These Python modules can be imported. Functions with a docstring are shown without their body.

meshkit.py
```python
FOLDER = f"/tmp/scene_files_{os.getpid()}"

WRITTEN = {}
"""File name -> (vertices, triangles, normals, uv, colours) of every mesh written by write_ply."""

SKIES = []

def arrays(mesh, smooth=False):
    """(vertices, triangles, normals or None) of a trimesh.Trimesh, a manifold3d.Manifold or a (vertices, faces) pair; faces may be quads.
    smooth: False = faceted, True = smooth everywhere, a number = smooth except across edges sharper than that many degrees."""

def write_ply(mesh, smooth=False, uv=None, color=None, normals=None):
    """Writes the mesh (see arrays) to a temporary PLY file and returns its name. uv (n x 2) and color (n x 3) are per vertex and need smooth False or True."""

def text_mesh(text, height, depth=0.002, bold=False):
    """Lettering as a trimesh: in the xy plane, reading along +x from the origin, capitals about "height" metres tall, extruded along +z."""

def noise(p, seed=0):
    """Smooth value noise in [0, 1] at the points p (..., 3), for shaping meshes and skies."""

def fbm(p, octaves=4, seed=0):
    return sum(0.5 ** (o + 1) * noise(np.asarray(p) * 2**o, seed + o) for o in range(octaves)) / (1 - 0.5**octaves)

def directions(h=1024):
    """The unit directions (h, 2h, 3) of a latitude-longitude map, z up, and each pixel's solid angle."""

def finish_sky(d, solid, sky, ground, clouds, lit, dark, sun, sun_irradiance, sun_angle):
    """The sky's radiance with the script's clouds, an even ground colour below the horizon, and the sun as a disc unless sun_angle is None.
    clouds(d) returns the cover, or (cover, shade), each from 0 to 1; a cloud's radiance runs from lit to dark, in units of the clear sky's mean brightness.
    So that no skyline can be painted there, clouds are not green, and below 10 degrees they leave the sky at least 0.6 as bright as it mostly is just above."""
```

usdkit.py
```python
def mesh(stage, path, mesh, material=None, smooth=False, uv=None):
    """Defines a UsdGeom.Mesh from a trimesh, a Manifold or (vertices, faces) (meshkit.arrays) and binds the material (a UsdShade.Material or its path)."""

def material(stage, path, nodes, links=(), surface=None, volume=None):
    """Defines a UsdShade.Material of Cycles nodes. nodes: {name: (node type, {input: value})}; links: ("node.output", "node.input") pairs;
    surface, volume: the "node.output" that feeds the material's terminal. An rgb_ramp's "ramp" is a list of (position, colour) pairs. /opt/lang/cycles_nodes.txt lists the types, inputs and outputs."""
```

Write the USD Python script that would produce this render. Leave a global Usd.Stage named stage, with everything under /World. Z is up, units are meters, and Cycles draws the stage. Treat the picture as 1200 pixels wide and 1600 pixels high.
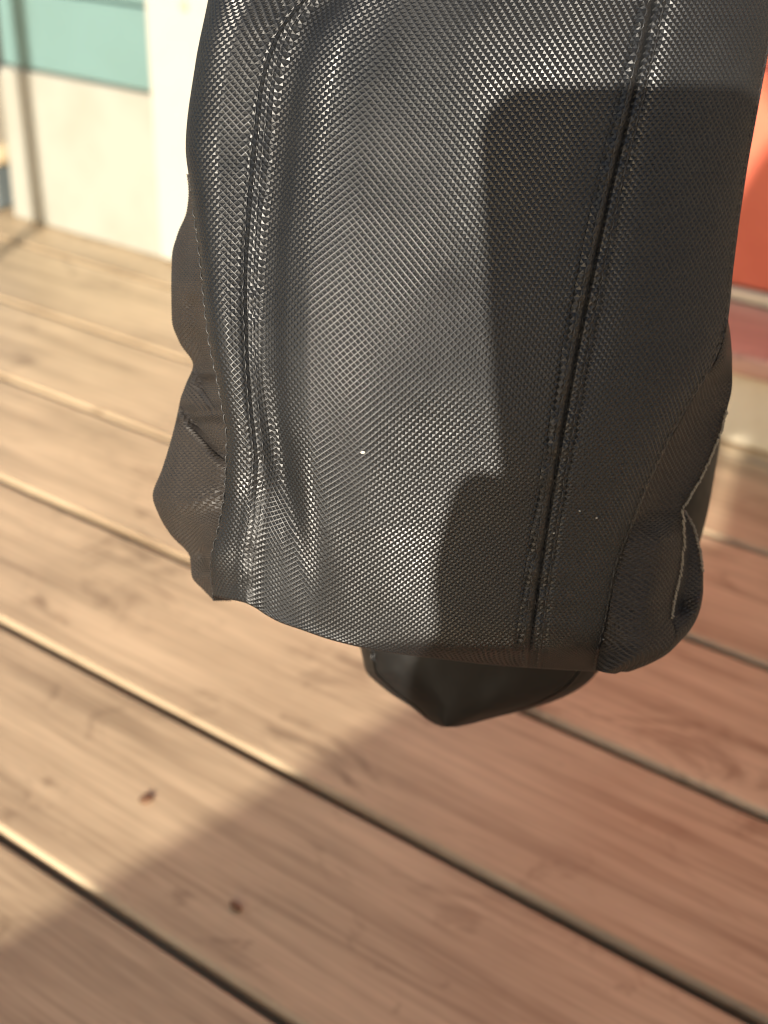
import math, random
import numpy as np
import trimesh, manifold3d as m3
import usdkit, meshkit
from scipy.interpolate import PchipInterpolator
from pxr import Usd, UsdGeom, UsdLux, UsdShade, Sdf, Gf

random.seed(4)
RNG = np.random.default_rng(4)
stage = Usd.Stage.CreateInMemory()
UsdGeom.SetStageUpAxis(stage, 'Z')
UsdGeom.SetStageMetersPerUnit(stage, 1.0)
UsdGeom.Xform.Define(stage, '/World')
UsdGeom.Scope.Define(stage, '/World/Looks')

# ------------------------------------------------------------------ camera, sky, sun, exposure
F, PITCH, H = 2470.0, math.atan(1200 / 2470.0), 0.55        # focal length in photo pixels, tilt, lens height
SUN_HEAD, SUN_ELEV = math.radians(11.2), math.radians(15.2)  # heading the light travels towards (from +y to +x), elevation
SKY, SUN, EXPOSURE = 0.084, 1.15, 0.95
cam = UsdGeom.Camera.Define(stage, '/World/camera')
cam.AddTranslateOp().Set((0, 0, H))
cam.AddRotateXOp().Set(90 - math.degrees(PITCH))
cam.CreateHorizontalApertureAttr(24.0)
cam.CreateVerticalApertureAttr(32.0)
cam.CreateFocalLengthAttr(24.0 * F / 1200)
cam.CreateFStopAttr(13.0)
cam.CreateFocusDistanceAttr(0.424)
cam.CreateClippingRangeAttr((0.05, 1000.0))
cam.CreateExposureAttr(EXPOSURE)

TO_SUN = np.array([-math.sin(SUN_HEAD) * math.cos(SUN_ELEV), -math.cos(SUN_HEAD) * math.cos(SUN_ELEV), math.sin(SUN_ELEV)])
sky = UsdLux.DomeLight.Define(stage, '/World/sky')
sky_mat = usdkit.material(stage, '/World/Looks/sky', {
    's': ('sky_texture', {'sky_type': 'single_scattering', 'sun_disc': False, 'sun_elevation': SUN_ELEV, 'sun_rotation': math.atan2(TO_SUN[0], TO_SUN[1]), 'aerosol_density': 2.5, 'ozone_density': 0.6}),
    'b': ('background_shader', {'strength': SKY})}, [('s.color', 'b.color')], surface='b.background')
UsdShade.MaterialBindingAPI.Apply(sky.GetPrim()).Bind(sky_mat)
sky.GetPrim().SetCustomDataByKey('kind', 'structure')
sun = UsdLux.DistantLight.Define(stage, '/World/sun')
sun.CreateNormalizeAttr(True)
sun.CreateIntensityAttr(SUN)
sun.CreateAngleAttr(0.53)
sun.CreateColorAttr((1.0, 0.925, 0.80))
zz = TO_SUN / np.linalg.norm(TO_SUN)
xx = np.cross([0, 0, 1.0], zz); xx /= np.linalg.norm(xx)
yy = np.cross(zz, xx)
sun.AddTransformOp().Set(Gf.Matrix4d(*xx, 0, *yy, 0, *zz, 0, 0, 0, 0, 1))

# ------------------------------------------------------------------ helpers
RIGHT = np.array([1.0, 0, 0]); UP = np.array([0, math.sin(PITCH), math.cos(PITCH)]); FWD = np.array([0, math.cos(PITCH), -math.sin(PITCH)])
EYE = np.array([0, 0, H])
def along(x, y, d):
    """The point seen at photo pixel (x, y) at distance d along the viewing axis: how measurements of the photograph became metres."""
    x, y, d = np.broadcast_arrays(np.asarray(x, float), np.asarray(y, float), np.asarray(d, float))
    return EYE + ((x - 600) / F * d)[..., None] * RIGHT + ((800 - y) / F * d)[..., None] * UP + d[..., None] * FWD
def phone_space(x, y, z):
    return EYE + x * RIGHT + y * UP + z * FWD
def on_ground(x, y, z=0.0):
    r = (x - 600) / F * RIGHT + (800 - y) / F * UP + FWD
    return EYE + r * (z - H) / r[2]

USED = {}
def numbered(path):
    n = USED.get(path, 0); USED[path] = n + 1
    return path if n == 0 else f'{path}_{n:03d}'
def tag(p, label=None, cat=None, group=None, kind=None):
    p = p.GetPrim() if hasattr(p, 'GetPrim') else p
    for k, v in (('label', label), ('category', cat), ('group', group), ('kind', kind)):
        if v: p.SetCustomDataByKey(k, v)
    return p
def thing(name, loc=(0, 0, 0), rotz=0.0):
    x = UsdGeom.Xform.Define(stage, numbered('/World/' + name))
    x.AddTranslateOp().Set(tuple(map(float, loc)))
    if rotz: x.AddRotateZOp().Set(math.degrees(rotz))
    return x.GetPrim()
def obj(name, mesh, mat, parent=None, smooth=False, shift=None):
    base = str(parent.GetPath()) if parent else '/World'
    if shift is not None:
        v, f, _ = meshkit.arrays(mesh, False); mesh = (v - np.asarray(shift), f)
    return usdkit.mesh(stage, numbered(f'{base}/{name}'), mesh, mat, smooth=smooth).GetPrim()
def rounded_box(size, r, n=3):
    """A box with rounded edges, centred at the origin."""
    s = np.asarray(size) / 2 - r
    ball = m3.Manifold.sphere(r, 4 * n)
    return m3.Manifold.batch_hull([ball.translate((sx * s[0], sy * s[1], sz * s[2])) for sx in (-1, 1) for sy in (-1, 1) for sz in (-1, 1)])
def tm(man):
    v, f, _ = meshkit.arrays(man, False); return trimesh.Trimesh(v, f, process=False)
def tube(pts, rad, sides=6):
    p = np.asarray(pts, float); r = np.broadcast_to(rad, (len(p),))
    t = np.gradient(p, axis=0); t /= np.linalg.norm(t, axis=1, keepdims=True) + 1e-12
    a = np.cross(t, np.where(np.abs(t[:, 2:]) < 0.9, [0, 0, 1.0], [1.0, 0, 0])); a /= np.linalg.norm(a, axis=1, keepdims=True) + 1e-12
    b = np.cross(t, a); ang = np.arange(sides) * 2 * np.pi / sides
    v = (p[:, None] + r[:, None, None] * (np.cos(ang)[None, :, None] * a[:, None] + np.sin(ang)[None, :, None] * b[:, None])).reshape(-1, 3)
    i, j = np.meshgrid(np.arange(len(p) - 1), np.arange(sides), indexing='ij')
    q = np.stack([i * sides + j, i * sides + (j + 1) % sides, (i + 1) * sides + (j + 1) % sides, (i + 1) * sides + j], -1).reshape(-1, 4)
    f = np.vstack([q[:, [0, 1, 2]], q[:, [0, 2, 3]]])
    n = len(v); v = np.vstack([v, p[0], p[-1]]); e = (len(p) - 1) * sides; k = np.arange(sides)
    f = np.vstack([f, np.stack([np.full(sides, n), (k + 1) % sides, k], 1), np.stack([np.full(sides, n + 1), e + k, e + (k + 1) % sides], 1)])
    return v, f
def join(parts):
    vs, fs, n = [], [], 0
    for v, f in parts:
        vs.append(np.asarray(v)); fs.append(np.asarray(f) + n); n += len(v)
    return np.vstack(vs), np.vstack(fs)

def mat(name, nodes, links, surface='p.BSDF'):
    return usdkit.material(stage, '/World/Looks/' + name, nodes, links, surface=surface)
def plain(name, color, rough=0.5, **kw):
    return mat(name, {'p': ('principled_bsdf', {'base_color': color, 'roughness': rough, **kw})}, [])

# ------------------------------------------------------------------ materials
BOARD_ANGLE = math.radians(90 + 49.4)    # the boards' direction, anticlockwise from +x
M = {}
def wood(name, dark, light, seed, rough=0.42):
    """Grained composite boards: long streaks along the board, fine fibres, soft blotches, each board a little different."""
    return mat(name, {
        'g': ('geometry', {}), 'o': ('object_info', {}),
        'off': ('vector_math', {'math_type': 'scale', 'vector1': (3.1 + seed, 7.7, 1.3)}),
        'add': ('vector_math', {'math_type': 'add'}),
        'rot': ('vector_rotate', {'rotate_type': 'z_axis', 'angle': -BOARD_ANGLE}),
        'm1': ('mapping', {'scale': (3.0, 55.0, 55.0)}), 'n1': ('noise_texture', {'scale': 1.0, 'detail': 5.0, 'roughness': 0.6, 'distortion': 0.25}),
        'm2': ('mapping', {'scale': (10.0, 300.0, 300.0)}), 'n2': ('noise_texture', {'scale': 1.0, 'detail': 3.0, 'roughness': 0.6}),
        'm3': ('mapping', {'scale': (5.0, 12.0, 12.0)}), 'n3': ('noise_texture', {'scale': 1.0, 'detail': 4.0, 'roughness': 0.6, 'distortion': 0.2}),
        'm4': ('mapping', {'scale': (9.0, 16.0, 16.0)}), 'n4': ('noise_texture', {'scale': 1.0, 'detail': 5.0, 'roughness': 0.7, 'distortion': 1.5}),
        's1': ('math', {'math_type': 'multiply', 'value2': 0.5}), 's2': ('math', {'math_type': 'multiply_add', 'value2': 0.36}), 's3': ('math', {'math_type': 'multiply_add', 'value2': 0.36}),
        'r': ('rgb_ramp', {'ramp': [(0.42, dark), (0.74, light)]}),
        'k': ('rgb_ramp', {'ramp': [(0.57, (1, 1, 1)), (0.72, (0.52, 0.47, 0.44))]}),
        'kk': ('mix_color', {'blend_type': 'multiply', 'fac': 1.0}),
        'tone': ('map_range', {'from_min': 0.0, 'from_max': 1.0, 'to_min': 0.93, 'to_max': 1.03}),
        'tc': ('vector_math', {'math_type': 'scale'}),
        'rr': ('map_range', {'from_min': 0.3, 'from_max': 0.8, 'to_min': rough - 0.06, 'to_max': rough + 0.12}),
        'b': ('bump', {'strength': 0.35, 'distance': 0.0006}),
        'p': ('principled_bsdf', {'roughness': rough, 'specular_ior_level': 0.45})},
        [('o.random', 'off.scale'), ('g.position', 'rot.vector'), ('rot.vector', 'add.vector1'), ('off.vector', 'add.vector2'),
         ('add.vector', 'm1.vector'), ('add.vector', 'm2.vector'), ('add.vector', 'm3.vector'), ('add.vector', 'm4.vector'),
         ('m1.vector', 'n1.vector'), ('m2.vector', 'n2.vector'), ('m3.vector', 'n3.vector'), ('m4.vector', 'n4.vector'),
         ('n1.fac', 's1.value1'), ('n2.fac', 's2.value1'), ('s1.value', 's2.value3'), ('n3.fac', 's3.value1'), ('s2.value', 's3.value3'),
         ('s3.value', 'r.fac'), ('n4.fac', 'k.fac'), ('r.color', 'kk.a'), ('k.color', 'kk.b'),
         ('o.random', 'tone.value'), ('kk.result', 'tc.vector1'), ('tone.result', 'tc.scale'), ('tc.vector', 'p.base_color'),
         ('n3.fac', 'rr.value'), ('rr.result', 'p.roughness'), ('s2.value', 'b.height'), ('b.normal', 'p.normal')])
M['deck'] = wood('deck_wood', (0.26, 0.178, 0.104), (0.64, 0.49, 0.315), 0.0)
M['sill'] = wood('sill_wood', (0.40, 0.22, 0.17), (0.70, 0.44, 0.35), 4.0)
def vinyl(name, color, rough, grain=2600.0, strength=0.25, dist=0.00012, spec=0.5):
    return mat(name, {
        'g': ('geometry', {}), 'n': ('noise_texture', {'scale': grain, 'detail': 2.0}), 'd': ('noise_texture', {'scale': 28.0, 'detail': 4.0, 'roughness': 0.65}),
        'rr': ('map_range', {'from_min': 0.3, 'from_max': 0.75, 'to_min': rough - 0.05, 'to_max': rough + 0.10}),
        'c': ('rgb_ramp', {'ramp': [(0.3, tuple(0.85 * x for x in color)), (0.75, tuple(1.25 * x for x in color))]}),
        'b': ('bump', {'strength': strength, 'distance': dist}),
        'p': ('principled_bsdf', {'roughness': rough, 'specular_ior_level': spec})},
        [('g.position', 'n.vector'), ('g.position', 'd.vector'), ('d.fac', 'rr.value'), ('d.fac', 'c.fac'), ('c.color', 'p.base_color'),
         ('rr.result', 'p.roughness'), ('n.fac', 'b.height'), ('b.normal', 'p.normal')])
M['vinyl'] = vinyl('embossed_vinyl', (0.0085, 0.0088, 0.0094), 0.40, spec=0.62)
M['gusset'] = vinyl('gusset_weave', (0.028, 0.0235, 0.0205), 0.48, spec=0.4)
M['lining'] = vinyl('smooth_backing', (0.009, 0.0085, 0.008), 0.5, 900.0, 0.3, 0.0002, 0.35)
M['thread'] = plain('black_thread', (0.03, 0.03, 0.031), 0.36)
M['pale_thread'] = plain('pale_thread', (0.24, 0.21, 0.165), 0.7)
M['lint'] = plain('lint', (0.50, 0.48, 0.43), 0.9)
M['bit'] = plain('dry_leaf', (0.17, 0.085, 0.045), 0.8)
def paint(name, color, rough=0.5, dirt=0.12, stain=(0.62, 0.52, 0.38)):
    return mat(name, {
        'g': ('geometry', {}), 'n': ('noise_texture', {'scale': 9.0, 'detail': 6.0, 'roughness': 0.65}), 'n2': ('noise_texture', {'scale': 260.0, 'detail': 3.0}),
        'r': ('rgb_ramp', {'ramp': [(0.45, (0, 0, 0)), (0.85, (dirt * 3,) * 3)]}),
        'm': ('mix_color', {'blend_type': 'mix', 'a': color, 'b': tuple(c * s for c, s in zip(color, stain))}),
        'b': ('bump', {'strength': 0.3, 'distance': 0.0006}), 'p': ('principled_bsdf', {'roughness': rough})},
        [('g.position', 'n.vector'), ('g.position', 'n2.vector'), ('n.fac', 'r.fac'), ('r.color', 'm.fac'), ('m.result', 'p.base_color'), ('n2.fac', 'b.height'), ('b.normal', 'p.normal')])
M['white'] = paint('white_paint', (0.325, 0.32, 0.278), dirt=0.13)
M['trim'] = paint('white_trim_paint', (0.415, 0.405, 0.355), dirt=0.05)
M['teal'] = paint('teal_paint', (0.138, 0.232, 0.222), 0.45, 0.08)
M['orange'] = paint('orange_paint', (0.70, 0.175, 0.105), 0.45, 0.3, (0.75, 0.6, 0.55))
M['cream'] = paint('cream_paint', (0.76, 0.69, 0.54), 0.55, 0.25, (0.62, 0.5, 0.4))
M['brown'] = paint('brown_stained_boards', (0.10, 0.075, 0.055), 0.6)
M['grey'] = paint('grey_paint', (0.10, 0.12, 0.125), 0.6)
M['beige'] = paint('beige_paint', (0.52, 0.42, 0.27), 0.6)
M['metal'] = plain('powder_coated_steel', (0.55, 0.55, 0.53), 0.4)
M['soil'] = mat('soil', {'g': ('geometry', {}), 'n': ('noise_texture', {'scale': 3.0, 'detail': 8.0}), 'r': ('rgb_ramp', {'ramp': [(0.3, (0.05, 0.045, 0.03)), (0.7, (0.12, 0.11, 0.06))]}), 'p': ('principled_bsdf', {'roughness': 0.95})},
               [('g.position', 'n.vector'), ('n.fac', 'r.fac'), ('r.color', 'p.base_color')])

# ------------------------------------------------------------------ the setting: ground and deck
DIR = np.array([math.cos(BOARD_ANGLE), math.sin(BOARD_ANGLE), 0])     # along the boards, to the far left
NRM = np.array([DIR[1], -DIR[0], 0])                                   # across them, away from the camera
g = trimesh.creation.box((400, 400, 0.05)); g.apply_translation((0, 0, -0.335))
tag(obj('ground', g, M['soil']), 'bare soil under and around the deck', kind='structure')

def local(a, n, h): return a * DIR + n * NRM + np.array([0, 0, h])
FRAME = np.eye(4); FRAME[:3, 0] = DIR; FRAME[:3, 1] = -NRM; FRAME[:3, 2] = (0, 0, 1)
def place(mesh, a, n, h):
    """A mesh built with x along the boards, y towards the camera and z up, set at (a, n, h)."""
    m = tm(mesh) if not isinstance(mesh, trimesh.Trimesh) else mesh.copy()
    T = FRAME.copy(); T[:3, 3] = local(a, n, h); m.apply_transform(T); return m
PITCH_B, GAP0 = 0.1472, 0.4055
def board_profile(w, t, r):
    c = m3.CrossSection.square((w - 2 * r, t - 2 * r), True).offset(r, m3.JoinType.Round, circular_segments=24)
    for sx in (-1, 1):           # the slot along each side that takes the hidden clips
        c = c - m3.CrossSection.square((0.018, 0.0062), True).translate((sx * w / 2, t / 2 - 0.0085))
    return c
deck = thing('deck')
tag(deck, 'deck of grooved brown composite boards with open gaps', kind='structure')
for k in range(-14, 6):
    n0 = GAP0 + PITCH_B * k + 0.0037
    w = PITCH_B - 0.0074
    if k == 5: w = 0.105
    b = m3.Manifold.extrude(board_profile(w, 0.024, 0.0034), 5.2).rotate((90, 0, 90)).translate((-2.6, 0, 0))
    obj('deck_board', place(b, 0.3, n0 + w / 2, -0.012), M['deck'], deck, smooth=40)
for a in (-1.7, -1.1, -0.5, 0.1, 0.7, 1.3, 1.9, 2.5):
    j = trimesh.creation.box((0.045, 3.1, 0.14)); obj('joist', place(j, a, -0.25, -0.0955), M['grey'], deck)

# ------------------------------------------------------------------ left wall: white and teal boards
shed = thing('boarded_wall', local(1.40, 1.21, 0))
tag(shed, 'white painted wall with pale teal boards above a white base board', 'wall')
so = local(1.40, 1.21, 0)
def shed_part(name, size, a, n, h, m, r=0.003):
    obj(name, place(rounded_box(size, r), a, n, h), M[m], shed, smooth=40, shift=so)
NW = 1.21
shed_part('base_board', (0.287, 0.03, 0.19), 1.5235, NW + 0.015, 0.0955, 'white')
h = 0.1935
for i, t in enumerate((0.0905, 0.145, 0.145, 0.145, 0.145, 0.145, 0.145, 0.145, 0.145, 0.145, 0.145)):
    shed_part('teal_board', (0.286, 0.022, t), 1.5235, NW + 0.018, h + t / 2, 'teal', 0.0025); h += t + 0.0035
shed_part('corner_trim', (0.36, 0.036, 1.78), 1.1985, NW + 0.010, 0.893, 'trim', 0.004)
bk = trimesh.creation.box((0.63, 0.01, 1.75)); obj('backing', place(bk, 1.335, NW + 0.045, 0.885), M['grey'], shed, shift=so)
c = on_ground(292, 4, 0.0); 
kn = trimesh.creation.cylinder(0.006, 0.006, sections=16); kn.apply_transform(trimesh.transformations.rotation_matrix(math.pi / 2, [1, 0, 0]))
obj('screw_cap', place(kn, 1.312, NW - 0.009, 0.297), M['beige'], shed, smooth=40, shift=so)

# ------------------------------------------------------------------ right: orange wall over a sill and a cream step riser
ow = thing('orange_wall', local(0.3, 1.27, 0)); oo = local(0.3, 1.27, 0)
tag(ow, 'orange red painted boards behind the covered object, above a wooden sill', 'wall')
def ow_part(name, size, a, n, h, m, r=0.003):
    obj(name, place(rounded_box(size, r), a, n, h), M[m], ow, smooth=40, shift=oo)
for i in range(9):
    ow_part('wall_board', (0.62, 0.02, 0.195), 0.60, 1.276 + 0.011, 0.1975 + i * 0.1975, 'orange', 0.004)
    ow_part('side_board', (1.75, 0.02, 0.195), -0.589, 1.276 + 0.011, 0.1975 + i * 0.1975, 'brown', 0.004)
ow_part('bottom_strip', (2.6, 0.008, 0.010), -0.29, 1.2705, 0.0955, 'cream', 0.002)
step = thing('door_step', local(0.3, 1.16, 0)); oo = local(0.3, 1.16, 0)
tag(step, 'low step with a cream riser board and a brown wooden tread', 'step')
def st_part(name, size, a, n, h, m, r=0.003):
    obj(name, place(rounded_box(size, r), a, n, h), M[m], step, smooth=40, shift=oo)
st_part('tread', (2.6, 0.126, 0.020), -0.29, 1.2065, 0.0795, 'sill', 0.005)
st_part('riser', (2.6, 0.03, 0.066), -0.29, 1.16 + 0.015, 0.0335, 'cream', 0.004)

# ------------------------------------------------------------------ far left edge: grey box with a beige rim
box_at = local(1.90, 1.30, 0); bx = thing('planter_box', box_at)
tag(bx, 'grey box with a rounded beige rim left of the white wall', 'box')
obj('body', place(rounded_box((0.40, 0.30, 0.058), 0.006), 1.90, 1.36, 0.031), M['grey'], bx, smooth=40, shift=box_at)
obj('rim', place(rounded_box((0.42, 0.32, 0.030), 0.0145), 1.893, 1.36, 0.0755), M['beige'], bx, smooth=40, shift=box_at)

# ------------------------------------------------------------------ the slim pole whose shadow falls on the white wall
foot = np.array([-0.637, 0.93, 0.0])
pole = thing('shade_pole', foot)
tag(pole, 'slim upright steel pole left of the frame casting the narrow shadow on the white wall', 'pole')
obj('shaft', tube([(0, 0, 0.004), (-0.01, 0.02, 0.6), (-0.05, 0.05, 2.2)], 0.0125, 20), M['metal'], pole, smooth=60)
obj('foot_plate', rounded_box((0.07, 0.07, 0.008), 0.003).translate((0, 0, 0.0045)), M['metal'], pole, smooth=40)

# ------------------------------------------------------------------ the covered object
def curve(pts):
    p = np.array(pts, float); return PchipInterpolator(p[:, 0], p[:, 1], extrapolate=True)
TOP = -330.0
SEAM1 = curve([(TOP, 640), (-150, 560), (0, 478), (45, 443), (90, 424), (140, 411), (230, 401), (330, 392), (450, 386), (560, 389), (650, 396), (720, 403), (800, 398), (870, 388), (940, 384), (1100, 380)])
SEAM2 = curve([(TOP, 1085), (30, 1016), (130, 994), (290, 955), (430, 925), (530, 905), (650, 883), (800, 858), (920, 840), (1042, 825), (1100, 820)])
EDGEL = curve([(TOP, 385), (0, 325), (100, 305), (230, 290), (290, 297), (400, 312), (520, 325), (620, 345), (690, 355), (760, 352), (830, 340), (880, 329), (940, 333), (1100, 345)])
EDGER = curve([(TOP, 1255), (-100, 1222), (60, 1204), (140, 1190), (280, 1165), (420, 1146), (505, 1137), (560, 1121), (620, 1086), (692, 1046), (760, 1014), (817, 992), (883, 966), (975, 948), (1046, 931), (1100, 925)])
HEM = curve([(300, 905), (335, 930), (384, 941), (430, 968), (500, 992), (560, 1012), (650, 1023), (740, 1035), (825, 1042), (931, 1048), (1000, 1050)])
ELEV = curve([(TOP, 52), (0, 38), (200, 30), (430, 21), (560, 14), (680, 6), (780, 2), (880, 4), (965, 1), (1000, -10), (1020, -44), (1035, -62), (1100, -70)])
_y = np.linspace(TOP, 1100, 1431)
_s = np.tan(np.radians(np.clip(ELEV(_y) - 26, -74, 60)))
_d = -np.cumsum(_s) * 0.42 / F; _d -= np.interp(450, _y, _d)
def DY(y): return np.interp(y, _y, _d)
PX = 0.42 / F
def wobble(x, y, seed, amp, wave):
    p = np.stack([x / wave, y / wave, np.zeros_like(x)], -1)
    return (meshkit.fbm(p, 3, seed) - 0.5) * 2 * amp
# depth of the seam lines and edges behind the middle of the panel, in metres, by photo row
S1D = curve([(TOP, .010), (0, .0120), (200, .0135), (400, .0125), (600, .0092), (750, .0070), (860, .0034), (940, .0036), (1100, .004)])
S2D = curve([(TOP, .011), (0, .0105), (300, .0105), (600, .0085), (900, .0065), (1042, .006), (1100, .006)])
ELD = curve([(TOP, .030), (0, .0235), (200, .0265), (400, .0235), (600, .0180), (750, .0150), (860, .0135), (940, .020), (1100, .02)])
ERD = curve([(TOP, .040), (0, .040), (300, .039), (500, .0375), (620, .031), (760, .0255), (900, .0225), (1046, .021), (1100, .02)])

def patch(cols, nt=360, ns=160, curl=True, extra=None):
    """A sheet through columns (x(y), depth(y), bottom row); returns points (nt, ns, 3) and the photo rows/columns they were measured at."""
    t = np.linspace(0, 1, nt)
    X, Y, D = [], [], []
    for fx, fd, yb in cols:
        y = TOP + t * (yb - TOP)
        X.append(fx(y)); Y.append(y); D.append(fd(y))
    X, Y, D = np.array(X), np.array(Y), np.array(D)
    u = np.concatenate([[0], np.cumsum(np.abs(np.diff(X.mean(1))) + 2)]); u /= u[-1]
    s = np.linspace(0, 1, ns)
    Xs, Ys, Ds = (PchipInterpolator(u, A, axis=0)(s).T for A in (X, Y, D))
    if extra is not None: Ds = Ds + extra(Xs, Ys)
    P = along(Xs, Ys, Ds)
    if curl:   # the hem rolls under and comes up again inside
        rows = []
        for dy, dd in ((1.5, .003), (1, .007), (-4, .011), (-18, .014), (-60, .015)):
            rows.append(along(Xs[-1], Ys[-1] + dy, Ds[-1] + dd))
        P = np.vstack([P, np.array(rows)])
    return P
def resample(P, V, n):
    """Rows of the sheet at heights V (arc length down its middle)."""
    mid = P[:, P.shape[1] // 2]
    L = np.concatenate([[0], np.cumsum(np.linalg.norm(np.diff(mid, axis=0), axis=1))])
    i = np.interp(V, L, np.arange(len(L))); k = np.clip(np.floor(i).astype(int), 0, len(L) - 2); w = (i - k)[:, None, None]
    return P[k] * (1 - w) + P[k + 1] * w, L[-1]
def emboss(P, pitch, height, groove=0.84, ref=0.5, flat=0.0, wide=1.0, stretch=None):
    """Covers the sheet with raised pyramids on a diagonal grid with narrow flat grooves, as the vinyl is embossed.
    flat: within this distance of the sheet's side edges (under the seams' stitching) the relief is pressed down."""
    mid = P[:, P.shape[1] // 2]
    L = np.linalg.norm(np.diff(mid, axis=0), axis=1).sum()
    half = pitch / 2; halfu = half * wide; pitchu = pitch * wide       # wide: the cells' proportion
    tt = np.linspace(0, L, 400); sc = np.interp(tt / L, *(stretch or ([0, 1], [1, 1])))
    lat = np.concatenate([[0], np.cumsum(0.5 * (1 / sc[1:] + 1 / sc[:-1]) * np.diff(tt))])
    phys = lambda V: np.interp(V, lat, tt); scale = lambda V: np.interp(V, lat, sc)
    nv = int(lat[-1] / half) + 2
    ns = P.shape[1]
    def rows(V):
        R, _ = resample(P, np.clip(V, 0, L - 1e-7), None)
        A = np.concatenate([np.zeros((len(V), 1)), np.cumsum(np.linalg.norm(np.diff(R, axis=1), axis=2), axis=1)], 1)
        return R, A
    def frames(V):
        R, A = rows(V)
        R2, _ = rows(V + 0.0004); R1, _ = rows(V - 0.0004)
        dv, du = R2 - R1, np.gradient(R, axis=1)
        n = np.cross(du, dv); n /= np.linalg.norm(n, axis=2, keepdims=True) + 1e-12
        return R, A, n
    Vg = np.arange(0, nv * 2 + 1) * half / 2        # quarter rows: grid corners, inner corners are interpolated
    verts, faces, count = [], [], 0
    g = groove
    corner = np.array([[1, 0], [0, 1], [-1, 0], [0, -1]], float) * np.array([halfu, half])
    rel = np.vstack([corner, corner * g, [[0, 0]]])
    for r in range(nv):
        V0 = r * half
        Vs = V0 + rel[:, 1]
        uV, inv = np.unique(np.round(Vs, 9), return_inverse=True)
        R, A, N = frames(phys(uV)); A = A / scale(uV)[:, None]
        c0 = A[:, int(ref * (ns - 1))]
        lo, hi = (A[:, 0] - c0), (A[:, -1] - c0)
        off = halfu if r % 2 else 0.0
        k0, k1 = math.floor((lo.min() - halfu) / pitchu) - 1, math.ceil((hi.max() + halfu) / pitchu) + 1
        U0 = np.arange(k0, k1 + 1) * pitchu + off
        m0 = lo.mean(); m1 = hi.mean()
        U0 = U0[(U0 > lo.min() - halfu) & (U0 < hi.max() + halfu)]
        if not len(U0): continue
        pts = np.zeros((len(U0), 9, 3))
        edge = np.minimum(U0 - lo.mean(), hi.mean() - U0)
        press = np.clip(edge / max(flat, 1e-6), 0.55, 1.0) if flat else np.ones(len(U0))
        hh = height * scale(V0) * press * (1 + 0.022 * RNG.standard_normal(len(U0)))
        for q in range(9):
            w = inv[q]
            U = np.clip(U0 + rel[q, 0], lo[w], hi[w])
            j = np.interp(U, A[w] - c0[w], np.arange(ns)); jj = np.clip(j.astype(int), 0, ns - 2); f = (j - jj)[:, None]
            p = R[w, jj] * (1 - f) + R[w, jj + 1] * f; n = N[w, jj] * (1 - f) + N[w, jj + 1] * f
            pts[:, q] = p + n * (hh if q == 8 else (0.06 * height if q >= 4 else 0.0))[..., None] if q == 8 else p + n * (0.05 * height if q >= 4 else 0.0)
        verts.append(pts.reshape(-1, 3))
        base = count + np.arange(len(U0))[:, None] * 9
        for a in range(4):
            b = (a + 1) % 4
            for tri in ((a, b, 4 + b), (a, 4 + b, 4 + a), (4 + a, 4 + b, 8)):
                faces.append(base + np.array(tri))
        count += len(U0) * 9
    v, f = np.vstack(verts), np.vstack(faces)
    ar = np.linalg.norm(np.cross(v[f[:, 1]] - v[f[:, 0]], v[f[:, 2]] - v[f[:, 0]]), axis=1)
    f = f[ar > 1e-12]
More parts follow.
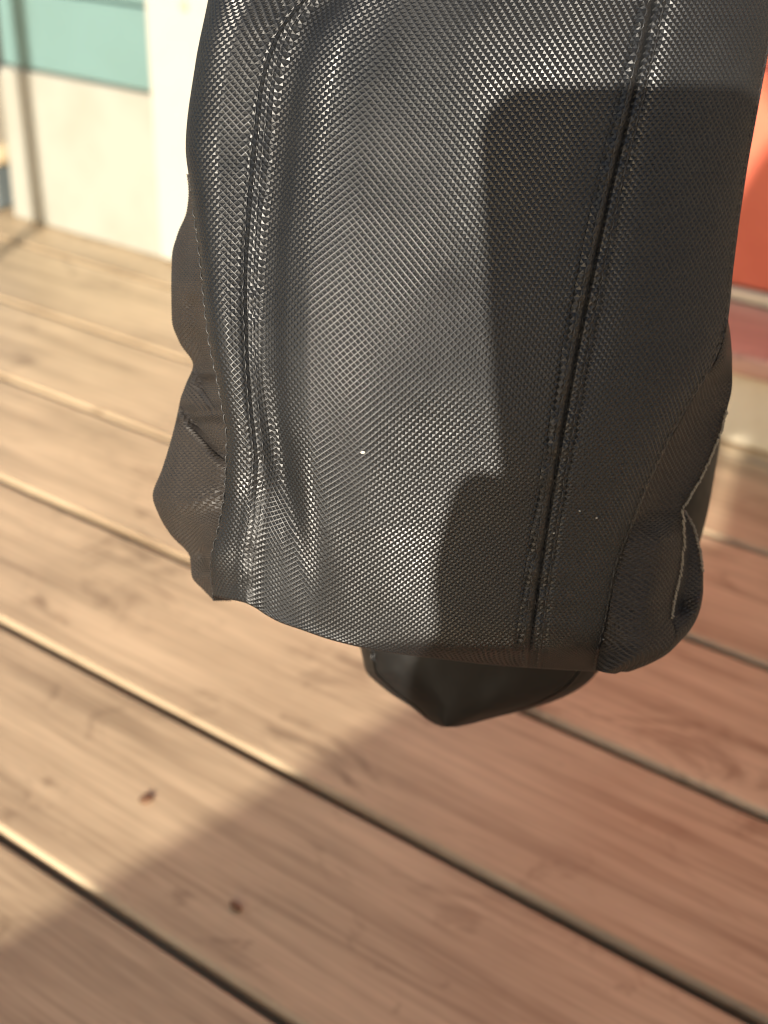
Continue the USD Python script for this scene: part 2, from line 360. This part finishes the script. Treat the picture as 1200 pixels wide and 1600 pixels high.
    n = np.cross(v[f[:, 1]] - v[f[:, 0]], v[f[:, 2]] - v[f[:, 0]]).sum(0)
    if n @ FWD > 0: f = f[:, ::-1]
    return v, f
def sheet(P, flip=False):
    a, b = P.shape[:2]
    i, j = np.meshgrid(np.arange(a - 1), np.arange(b - 1), indexing='ij'); i, j = i.ravel(), j.ravel()
    q = np.stack([i * b + j, i * b + j + 1, (i + 1) * b + j + 1, (i + 1) * b + j], 1)
    f = np.vstack([q[:, [0, 1, 2]], q[:, [0, 2, 3]]])
    return P.reshape(-1, 3), f[:, ::-1] if flip else f

cover_at = np.array([0.04, 0.42, 0.30])
cover = thing('vinyl_cover', cover_at)
tag(cover, 'black diamond embossed vinyl cover with stitched seams hanging above the deck', 'cover')
def cpart(name, mesh, m, smooth=False, label=None):
    p = obj(name, mesh, M[m], cover, smooth=smooth, shift=cover_at)
    if label: tag(p, label)
    return p

def relief(x, y):
    """Soft wrinkles, creases and seam puckers of the whole front, shared by its three panels so that they meet at the seams."""
    d = wobble(x, y, 3, 0.0013, 280.0) + wobble(x, y, 5, 0.00018, 80.0)
    env = np.exp(-((y - 760) / 130.0) ** 2)
    line = 424 + (y - 640) * 0.19
    inside = np.clip((x - SEAM1(y)) / 12.0, 0, 1)
    d = d + inside * (0.0030 * env * np.exp(-((x - line) / 18.0) ** 2) - 0.0014 * env * np.exp(-((x - line - 48) / 30.0) ** 2))
    # a broad soft ridge that grows down the panel's middle to the hem
    ridge = 575 + (y - 600) * -0.06
    d = d - 0.0036 * np.clip((985 - y) / 160, 0, 1) * np.exp(-((x - ridge) / (95.0 + np.clip((700 - y) * 0.18, 0, 120))) ** 2) * np.clip((y - 250) / 620, 0, 1) ** 1.3
    for fs, w in ((SEAM1, 26.0), (SEAM2, 22.0)):
        e = np.abs(x - fs(y)); d = d + (0.00018 if fs is SEAM1 else 0.0004) * np.exp(-(e / w) ** 2) * np.sin(y / 9.5 + 2 * np.sin(y / 37.0))
        d = d - (0.0005 if fs is SEAM1 else 0.00045) * np.exp(-((e - 13) / 7.0) ** 2) + (0.0004 if fs is SEAM1 else 0.0013) * np.exp(-(e / 3.0) ** 2)
        if fs is SEAM2: d = d + 0.00055 * np.exp(-((e - 20.5) / 3.2) ** 2)
    return d
main_extra = left_extra = right_extra = relief
def mixx(fa, fb, q): return lambda y: fa(y) * (1 - q) + fb(y) * q
cols = []
QD = [(0.0, 0.86, 0.0), (0.035, 1.0, 0.0), (0.07, 0.86, 0.0), (0.12, 0.45, 0.0), (0.19, 0.15, 0.0), (0.31, 0.02, 0.0), (0.5, 0.0, 0.02), (0.7, 0.0, 0.20), (0.86, 0.0, 0.52), (0.95, 0.0, 0.80), (1.0, 0.0, 1.0)]
def main_cols():
    out = []
    for q, a, b in QD:
        fx = mixx(SEAM1, SEAM2, q)
        fd = (lambda a, b: lambda y: 0.42 + DY(y) + a * S1D(y) + b * S2D(y))(a, b)
        yb = 1000.0
        for _ in range(20): yb = float(HEM(fx(yb)))
        out.append((fx, fd, yb))
    return out
STRETCH = ([0, .25, .45, .62, .85, 1.0], [1.30, 1.22, 1.12, 1.05, 0.95, 0.92])
PMAIN = patch(main_cols(), 420, 220, extra=main_extra)
cpart('front_panel', emboss(PMAIN, 0.00184, 0.00031, flat=0.0045, ref=0.45, stretch=STRETCH), 'vinyl')

def left_cols():
    out = []
    for q, b in ((0, 0), (0.05, -0.0072), (0.25, -0.0105), (0.5, -0.0088), (0.75, -0.0046), (0.93, -0.0012), (1, 0)):
        fx = mixx(EDGEL, SEAM1, q); fd = (lambda q, b: lambda y: 0.42 + DY(y) + ELD(y) * (1 - q) + 0.86 * S1D(y) * q + b * np.clip((1000 - y) / 500, 0.25, 1) * 0.9)(q, b)
        yb = 930.0
        for _ in range(20): yb = float(HEM(fx(yb)))
        out.append((fx, fd, yb))
    return out
PLEFT = patch(left_cols(), 420, 90, extra=left_extra)
cpart('side_strip', emboss(PLEFT, 0.00184, 0.00031, flat=0.0016, ref=1.0, stretch=STRETCH), 'vinyl')

def right_cols():
    out = []
    for q, b in ((0, 0.0), (0.06, 0.045), (0.2, 0.10), (0.4, 0.24), (0.6, 0.42), (0.78, 0.63), (0.9, 0.81), (0.97, 0.95), (1, 1.05)):
        fx = mixx(SEAM2, EDGER, q); fd = (lambda b: lambda y: 0.42 + DY(y) + S2D(y) + (ERD(y) - S2D(y)) * b)(b)
        yb = 1046.0
        for _ in range(20): yb = float(HEM(fx(yb)))
        out.append((fx, fd, yb))
    return out
PRIGHT = patch(right_cols(), 420, 120, extra=right_extra)
cpart('side_strip', emboss(PRIGHT, 0.00184, 0.00033, flat=0.0020, ref=0.0, stretch=STRETCH), 'vinyl')

# gussets: the finer cloth between the front and the back of the cover
def gusset(rows, ns=60, nt=300, seed=0, amp=0.0008, crease=None):
    """rows: (edge x, edge y, edge depth), ..., from the front edge outwards, each a list over the same rows."""
    A = np.array(rows, float)                          # (columns, rows, 3)
    t = np.concatenate([[0], np.cumsum(np.maximum(np.abs(np.diff(A[:, :, 1].mean(0))), 6))]); t /= t[-1]
    B = PchipInterpolator(t, A, axis=1)(np.linspace(0, 1, nt))
    u = np.linspace(0, 1, len(A))
    C = PchipInterpolator(u, B, axis=0)(np.linspace(0, 1, ns)).transpose(1, 0, 2)
    return along(C[..., 0], C[..., 1], C[..., 2] + wobble(C[..., 0], C[..., 1], seed, amp, 34.0) + (crease(C[..., 0], C[..., 1]) if crease else 0))
ly = [272, 300, 330, 365, 400, 450, 500, 535, 570, 600, 625, 645, 690, 735, 775, 805, 835, 870, 900, 920, 938]
lx = [293, 296, 293, 279, 270, 269, 270, 282, 303, 292, 283, 279, 268, 254, 240, 250, 268, 298, 301, 318, 336]
ed = lambda y: 0.42 + DY(y) + ELD(y)
fold = dict(zip(ly, [0, .001, .003, .004, .003, -.002, .003, .008, .010, .006, .003, .001, -.001, -.003, -.004, -.002, .003, .008, .004, .006, .004]))
e0 = [(EDGEL(y) + 1.0, y, ed(y) + 0.0005) for y in ly]
e2 = [(x, y + (0 if y < 900 else 0), ed(min(y, 860)) + 0.030 + 0.5 * fold[y]) for x, y in zip(lx, ly)]
e1 = [(0.55 * a[0] + 0.45 * b[0], a[1], 0.5 * a[2] + 0.5 * b[2] + fold[a[1]] * 1.1 - 0.003) for a, b in zip(e0, e2)]
e3 = [(x + 26, y, d + 0.022) for x, y, d in e2]
def left_crease(x, y):
    def groove(x0, y0, x1, y1, w, depth):
        tx, ty = x1 - x0, y1 - y0; L = math.hypot(tx, ty); u = ((x - x0) * tx + (y - y0) * ty) / L ** 2
        e = ((x - x0) * ty - (y - y0) * tx) / L
        return depth * np.exp(-(e / w) ** 2) * np.clip((u + 0.15) * 4, 0, 1) * np.clip((1.15 - u) * 4, 0, 1), e
    a, ea = groove(278, 628, 352, 716, 9.0, 0.0065); b, _ = groove(296, 560, 338, 640, 8.0, 0.004)
    c, _ = groove(262, 800, 345, 770, 14.0, -0.0018); e, _ = groove(318, 862, 348, 915, 8.0, 0.005); f, _ = groove(300, 470, 325, 545, 9.0, 0.004)
    return a + b + c + e + f
PGL = gusset([e0, e1, e2, e3], seed=23, crease=left_crease)
cpart('gusset', emboss(PGL, 0.00150, 0.00042, groove=0.86, wide=2.0), 'gusset')
ry = [500, 530, 560, 600, 640, 690, 740, 795, 845, 900, 940, 966, 990, 1012, 1032, 1050]
rx = [1138, 1142, 1144, 1144, 1136, 1121, 1099, 1067, 1069, 1063, 1054, 1051, 1056, 1046, 1010, 960]
er = lambda y: 0.42 + DY(min(y, 1010)) + ERD(y)
g0 = [(EDGER(y) - 1.0, y - (3 if y > 1045 else 0), er(y) + 0.0005) for y in ry]
g2 = [(x, y, er(min(y, 900)) + 0.018 - 0.004 * (y > 790)) for x, y in zip(rx, ry)]
g1 = [(0.5 * a[0] + 0.5 * b[0], a[1], 0.5 * a[2] + 0.5 * b[2] - 0.002 + (0.004 if 560 < a[1] < 800 else -0.004)) for a, b in zip(g0, g2)]
g0[-1] = (931, 1046, g0[-1][2]); g1[-1] = (945, 1051, g1[-1][2]); g2[-1] = (962, 1053, g2[-1][2])
PGR = gusset([g0, g1, g2], seed=29)
cpart('gusset', emboss(PGR, 0.00150, 0.00038, groove=0.86, wide=1.7), 'gusset')
# the folded pocket at the right gusset's open end: from the rear lip round the bottom to the near one
py = [797, 824, 845, 867, 894, 920, 945, 966, 985, 1003, 1020, 1036, 1050]
pl = [1067, 1068, 1069, 1067, 1064, 1059, 1053, 1048, 1050, 1040, 1020, 990, 955]
pr = [1069, 1084, 1090, 1095, 1099, 1099, 1096, 1089, 1078, 1062, 1045, 1018, 982]
dl = 0.42 + DY(860) + 0.0225 + 0.014
q0 = [(x, y, dl + 0.004) for x, y in zip(pl, py)]
q1 = [(0.65 * a + 0.35 * b, y, dl + (0.0095 if y < 930 else 0.0095 * max(0, (975 - y) / 45) + 0.004)) for a, b, y in zip(pl, pr, py)]
q2 = [(0.15 * a + 0.85 * b, y, dl + (0.0105 if y < 930 else 0.008)) for a, b, y in zip(pl, pr, py)]
q3 = [(b, y, dl + 0.012) for b, y in zip(pr, py)]
q4 = [(b - 6, y, dl + 0.032) for b, y in zip(pr, py)]
PPK = gusset([q0, q1, q2, q3, q4], seed=31, amp=0.0004)
cpart('pocket_fold', emboss(PPK, 0.00150, 0.00038, groove=0.86, wide=1.5), 'gusset')

# the smooth back of the cover, whose lower end hangs below the front hem
by = [TOP, 0, 300, 500, 640, 690, 740, 780, 808, 831, 860, 902, 954, 1000, 1030, 1048, 1066, 1085, 1105, 1122, 1131, 1136]
bl = [600, 480, 420, 400, 410, 420, 435, 450, 462, 475, 495, 520, 545, 560, 567, 571, 588, 612, 643, 664, 678, 691]
br = [1150, 1150, 1130, 1120, 1128, 1125, 1117, 1110, 1104, 1098, 1090, 1075, 1040, 990, 958, 936, 919, 890, 838, 770, 737, 714]
base = PchipInterpolator([TOP, 0, 500, 800, 1000, 1136], [.50, .505, .515, .53, .545, .560])
def back_col(q, dd): return [((1 - q) * a + q * b, y, float(base(y)) + dd) for a, b, y in zip(bl, br, by)]
PBK = gusset([back_col(0, .022), back_col(.04, .010), back_col(.14, .002), back_col(.3, -.002), back_col(.6, 0.0), back_col(.9, .009), back_col(.97, .016), back_col(1, .024)], ns=80, nt=260, seed=37, amp=0.0008)
PB2 = gusset([back_col(1, .024), back_col(.5, .05), back_col(0, .022)], ns=20, nt=260, seed=37, amp=0.0)
for jj, amp in ((int(.155 * 79), .0011), (int(.74 * 79), .0008)):      # sewn seams of the back
    for o, a in ((0, 1.0), (1, -0.5), (-1, -0.5)): PBK[:, jj + o] += a * amp * FWD
cpart('back_panel', join([sheet(PBK), sheet(PB2)]), 'lining', smooth=50)
# the closed top, above the picture
front_top = np.vstack([PLEFT[0][:-1:6], PMAIN[0][:-1:8], PRIGHT[0][::6]]); back_top = PB2[0][::-1]
ring = np.vstack([front_top, PBK[0][::-1][:1], PB2[0]])
tops = [ring]
cen = ring.mean(0)
for s, z in ((0.97, .012), (0.85, .03), (0.6, .045), (0.3, .052), (0.02, .053)): tops.append(cen + (ring - cen) * s + np.array([0, 0.3 * z, z]))
T = np.array(tops); T = np.concatenate([T, T[:, :1]], 1)
cpart('top_cap', sheet(T), 'lining', smooth=60)

# stitching: short threads along both sides of each seam
def stitches(P, col_px, step=0.0037, length=0.0030, rad=0.00030, lift=0.0003, side=1, rows=None):
    """Threads along the line lying col_px metres inside one edge of sheet P."""
    A = np.cumsum(np.linalg.norm(np.diff(P, axis=1), axis=2), axis=1); A = np.concatenate([np.zeros((len(P), 1)), A], 1)
    line, nor = [], []
    for i in range(2, len(P) - 6):
        a = A[i] if side > 0 else A[i, -1] - A[i]
        j = int(np.argmin(np.abs(a - col_px))); j = min(max(j, 1), P.shape[1] - 2)
        line.append(P[i, j]); n = np.cross(P[i, j + 1] - P[i, j - 1], P[i + 2, j] - P[i - 2, j]); n /= np.linalg.norm(n) + 1e-12
        nor.append(-n if n @ FWD > 0 else n)
    line, nor = np.array(line), np.array(nor)
    L = np.concatenate([[0], np.cumsum(np.linalg.norm(np.diff(line, axis=0), axis=1))])
    out = []
    for s in np.arange(0.002, L[-1] - 0.004, step):
        s += RNG.normal(0, 0.00015); w = np.linspace(s, s + length * RNG.uniform(0.9, 1.05), 5)
        p = np.stack([np.interp(w, L, line[:, k]) for k in range(3)], 1); n = np.stack([np.interp(w, L, nor[:, k]) for k in range(3)], 1)
        arch = np.array([-0.5, 0.75, 1.0, 0.75, -0.5])[:, None]
        out.append(tube(p + n * (lift * arch + 0.00015), rad * np.array([0.6, 1, 1.05, 1, 0.6]), 6))
    return join(out)
for P, off, side in ((PMAIN, 0.0016, 1), (PMAIN, 0.0034, -1), (PLEFT, 0.0016, -1), (PLEFT[212:], 0.0012, 1), (PRIGHT, 0.0030, 1), (PRIGHT, 0.0026, -1)):
    cpart('stitching', stitches(P, off, side=side, rad=0.00018), 'thread', smooth=60)
for jj in (int(.155 * 79), int(.74 * 79)):
    sub = PBK[230:249, jj - 2:jj + 3]
    cpart('stitching', stitches(sub, 0.0012, side=1, rad=0.0003), 'thread', smooth=60)
    cpart('stitching', stitches(sub, 0.0012, side=-1, rad=0.0003), 'thread', smooth=60)
def lip(pts, dd, rad=0.00034):
    p = np.array(pts, float); t = np.linspace(0, 1, len(p)); q = PchipInterpolator(t, p, axis=0)(np.linspace(0, 1, 90))
    w = along(q[:, 0], q[:, 1], q[:, 2] + dd); out = []
    for i in range(0, len(w) - 3, 2):
        o = RNG.normal(0, 0.00012, 3); out.append(tube(w[i:i + 4] + o + np.linspace(-1, 1, 4)[:, None] * 0.0003 * RIGHT, rad * np.array([.5, 1, 1, .5]), 6))
    return join(out)
cpart('edge_thread', lip([p for p in g2 if 640 <= p[1] <= 800], -0.0012), 'pale_thread', True, 'pale overlocked thread on the gusset edge')
cpart('edge_thread', lip([p for p in g2 if 790 <= p[1] <= 970], -0.0012, 0.00030), 'pale_thread', True, 'pale overlocked thread on the near pocket lip')
cpart('edge_thread', lip([q for q in q3 if q[1] <= 900], -0.0014, 0.00026), 'pale_thread', True, 'pale overlocked thread on the rear pocket lip')
speck_at = along(567, 707, 0.42 + DY(707) - 0.0028)
sp = trimesh.creation.icosphere(2, 0.00055); sp.vertices *= np.array([1.2, .6, .8]) * (1 + 0.2 * (meshkit.noise(sp.vertices * 3000, 5)[:, None] - .5))
spx = thing('lint_speck', speck_at); tag(spx, 'tiny white speck of lint on the black vinyl', 'lint')
obj('fluff', sp, M['lint'], spx, smooth=True)

for x, y, lab in ((906, 797, 'upper left of two close dust flecks on the shaded right panel'), (932, 810, 'lower right of two close dust flecks on the shaded right panel'),
                  (865, 832, 'minute pale dust fleck beside the right double seam'), (958, 1003, 'minute pale dust fleck just above the hem of the right panel')):
    j0 = PRIGHT if x > SEAM2(y) else PMAIN
    q = along(x, y, 0.42) - EYE; dd = np.cross(j0 - EYE, q / np.linalg.norm(q)); i = np.unravel_index(np.argmin((dd ** 2).sum(2)), dd.shape[:2])
    at = j0[i] - FWD * 0.0004
    f = trimesh.creation.icosphere(1, 0.00028); f.vertices *= [1.3, .8, .7]
    o = thing('lint_fleck', at, float(RNG.uniform(0, 3))); tag(o, lab, 'lint', 'dust flecks on the vinyl'); obj('fluff', f, M['lint'], o, smooth=True)

# ------------------------------------------------------------------ dry bits on the deck
for (x, y, w, l, rz, lab) in ((229, 1250, .0036, .0050, 0.9, 'small brown dry bit on the sunlit deck board'), (368, 1418, .0022, .0048, 2.2, 'small dark dry bit on the shaded deck board')):
    p = on_ground(x, y, 0.0)
    b = trimesh.creation.icosphere(2, 1.0); b.vertices *= (1 + 0.5 * (meshkit.noise(b.vertices * 1.7, int(x))[:, None] - .5))
    b.vertices = b.vertices * np.array([l, w, .0014]) + [0, 0, .0011]
    t = thing('dry_leaf_bit', p, rz); tag(t, lab, 'leaf bit'); obj('flake', b, M['bit'], t, smooth=True)

# ------------------------------------------------------------------ the photographer's phone, just behind the lens, and the kneeling photographer
M['phone'] = plain('phone_glass', (0.02, 0.02, 0.022), 0.2)
M['skin'] = plain('skin', (0.50, 0.29, 0.20), 0.5)
M['shirt'] = paint('shirt_cloth', (0.10, 0.13, 0.18), 0.85)
M['trousers'] = paint('trouser_cloth', (0.07, 0.07, 0.075), 0.85)
M['hair'] = plain('hair', (0.04, 0.025, 0.015), 0.6)
CF = np.eye(4); ROLL = math.radians(2.2); CF[:3, 0], CF[:3, 1], CF[:3, 2], CF[:3, 3] = RIGHT * math.cos(ROLL) + UP * math.sin(ROLL), UP * math.cos(ROLL) - RIGHT * math.sin(ROLL), -FWD, EYE
PL, PT, PW, PH = -0.0562, 0.0358, 0.0785, 0.160
ph = rounded_box((PW, PH, 0.0078), 0.0038, 4)
cs = m3.CrossSection.square((PW - 0.024, PH - 0.024), True).offset(0.012, m3.JoinType.Round, circular_segments=48)
ph = tm(m3.Manifold.extrude(cs, 0.0078)); ph.apply_translation((PL + PW / 2, PT - PH / 2, 0.004)); ph.apply_transform(CF)
phone_at = ph.bounds.mean(0); pt = thing('phone', phone_at)
tag(pt, 'phone held upright by the photographer, seen only as a shadow on the cover', 'phone')
obj('case', ph, M['phone'], pt, smooth=40, shift=phone_at)
lens = trimesh.creation.annulus(0.004, 0.007, 0.0015, sections=32); lens.apply_translation((0, 0, 0.0032)); lens.apply_transform(CF); obj('lens_ring', lens, M['metal'], pt, smooth=40, shift=phone_at)

def ps(x, y, z): return tuple(phone_space(x, y, -z))        # z towards the photographer
def bones(chains):
    out = []
    for ch in chains:
        for (a, ra), (b, rb) in zip(ch[:-1], ch[1:]):
            out.append(m3.Manifold.batch_hull([m3.Manifold.sphere(ra, 20).translate(tuple(map(float, a))), m3.Manifold.sphere(rb, 20).translate(tuple(map(float, b)))]))
    return m3.Manifold.batch_boolean(out, m3.OpType.Add)
def smoothed(man, edge, it=8):
    t = tm(man.refine_to_length(edge)); trimesh.smoothing.filter_taubin(t, lamb=0.5, nu=0.53, iterations=it); return t
V = lambda *a: np.array(a, float)
hipL, hipR = V(-.07, -.62, .358), V(.13, -.68, .35)
kneeL, ankL, toeL = V(-.46, -.27, .145), V(-.22, -.62, .075), V(-.16, -.72, .035)
kneeR, ankR, toeR = V(.40, -.28, .50), V(.42, -.42, .085), V(.44, -.20, .03)
pel, chest, neck, head = V(.02, -.68, .37), V(.13, -.68, .64), V(.08, -.65, .815), V(.0, -.61, .895)
shL, shR = V(-.012, -.62, .752), V(.30, -.72, .74)
elR, wrR = V(.44, -.52, .54), V(.36, -.34, .60)
wr = V(*ps(-.074, -.162, .012)); elL = V(-.115, -.24, .285)
hand = [[(wr, .024), (ps(-.052, -.125, -.012), .021), (ps(-.036, -.105, -.020), .017)], [(wr, .024), (ps(-.020, -.122, -.022), .017)],
        [(ps(-.052, -.128, -.008), .019), (ps(-.0605, -.100, -.002), .012), (ps(-.0600, -.0865, .003), .0098), (ps(-.0585, -.078, .004), .0085)]]
for i, (y0, l) in enumerate(((-.083, .060), (-.101, .066), (-.119, .062), (-.136, .048))):
    hand.append([(ps(-.045 + .002 * i, y0 - .012, -.016), .011), (ps(-.012, y0 - .002, -.019), .0092), (ps(.012 + (l - .06), y0 + .002, -.015), .0085), (ps(.0245, y0 + .004, -.001), .0078), (ps(.022, y0 + .004, .008), .007)])
body = bones([[(pel, .12), (chest + V(-.01, 0, -.03), .145), (neck, .052), (head + V(0, 0, -.03), .06)], [(shL, .045), (chest, .09), (shR, .045)],
              [(hipL, .085), (kneeL, .055), (ankL, .038), (toeL, .03)], [(hipR, .085), (kneeR, .057), (ankR, .038), (toeR, .028)], [(hipL, .09), (hipR, .09)],
              [(shL, .05), (elL, .040), (wr, .026)], [(shR, .05), (elR, .040), (wrR, .027), (wrR + V(-.05, .05, .02), .03), (wrR + V(-.10, .09, .0), .014)]] + hand +
             [[(head, .078), (head + V(-.01, .03, -.055), .05)], [(head + V(-.02, .085, -.015), .012), (head + V(-.02, .075, .02), .01)], [(head + V(.08, 0, -.01), .018), (head + V(.07, 0, .015), .018)], [(head + V(-.08, 0, -.01), .018), (head + V(-.07, 0, .015), .018)]])
pe_at = V(.02, -.68, 0); pe = thing('person', pe_at)
tag(pe, 'person kneeling behind the camera in dark clothes, seen only as a shadow', 'person')
obj('body', smoothed(body, 0.008, 6), M['skin'], pe, smooth=True, shift=pe_at)
lo = lambda a, b, f: a + (b - a) * f
shirt = bones([[(pel + V(0, 0, .02), .132), (chest + V(-.01, 0, -.03), .158), (lo(chest, neck, .75), .066)], [(shL, .056), (chest, .10), (shR, .056)], [(shL, .060), (lo(shL, elL, .5), .055)], [(shR, .060), (lo(shR, elR, .5), .055)]])
obj('shirt', smoothed(shirt, 0.012, 6), M['shirt'], pe, smooth=True, shift=pe_at)
tr = bones([[(hipL, .112), (kneeL, .066), (lo(kneeL, ankL, .85), .048)], [(hipR, .100), (kneeR, .066), (lo(kneeR, ankR, .85), .048)], [(hipL, .105), (hipR, .105)]])
obj('trousers', smoothed(tr, 0.012, 6), M['trousers'], pe, smooth=True, shift=pe_at)
hr = bones([[(head + V(.0, -.02, .025), .083), (head + V(0, -.045, -.03), .065)]])
obj('hair', smoothed(hr, 0.01, 4), M['hair'], pe, smooth=True, shift=pe_at)
for a, b in ((ankL, toeL), (ankR, toeR)):
    obj('shoe', smoothed(bones([[(a + V(0, 0, -.03), .045), (b + V(0, 0, .006), .036)]]), 0.01, 4), M['shirt'], pe, smooth=True, shift=pe_at)
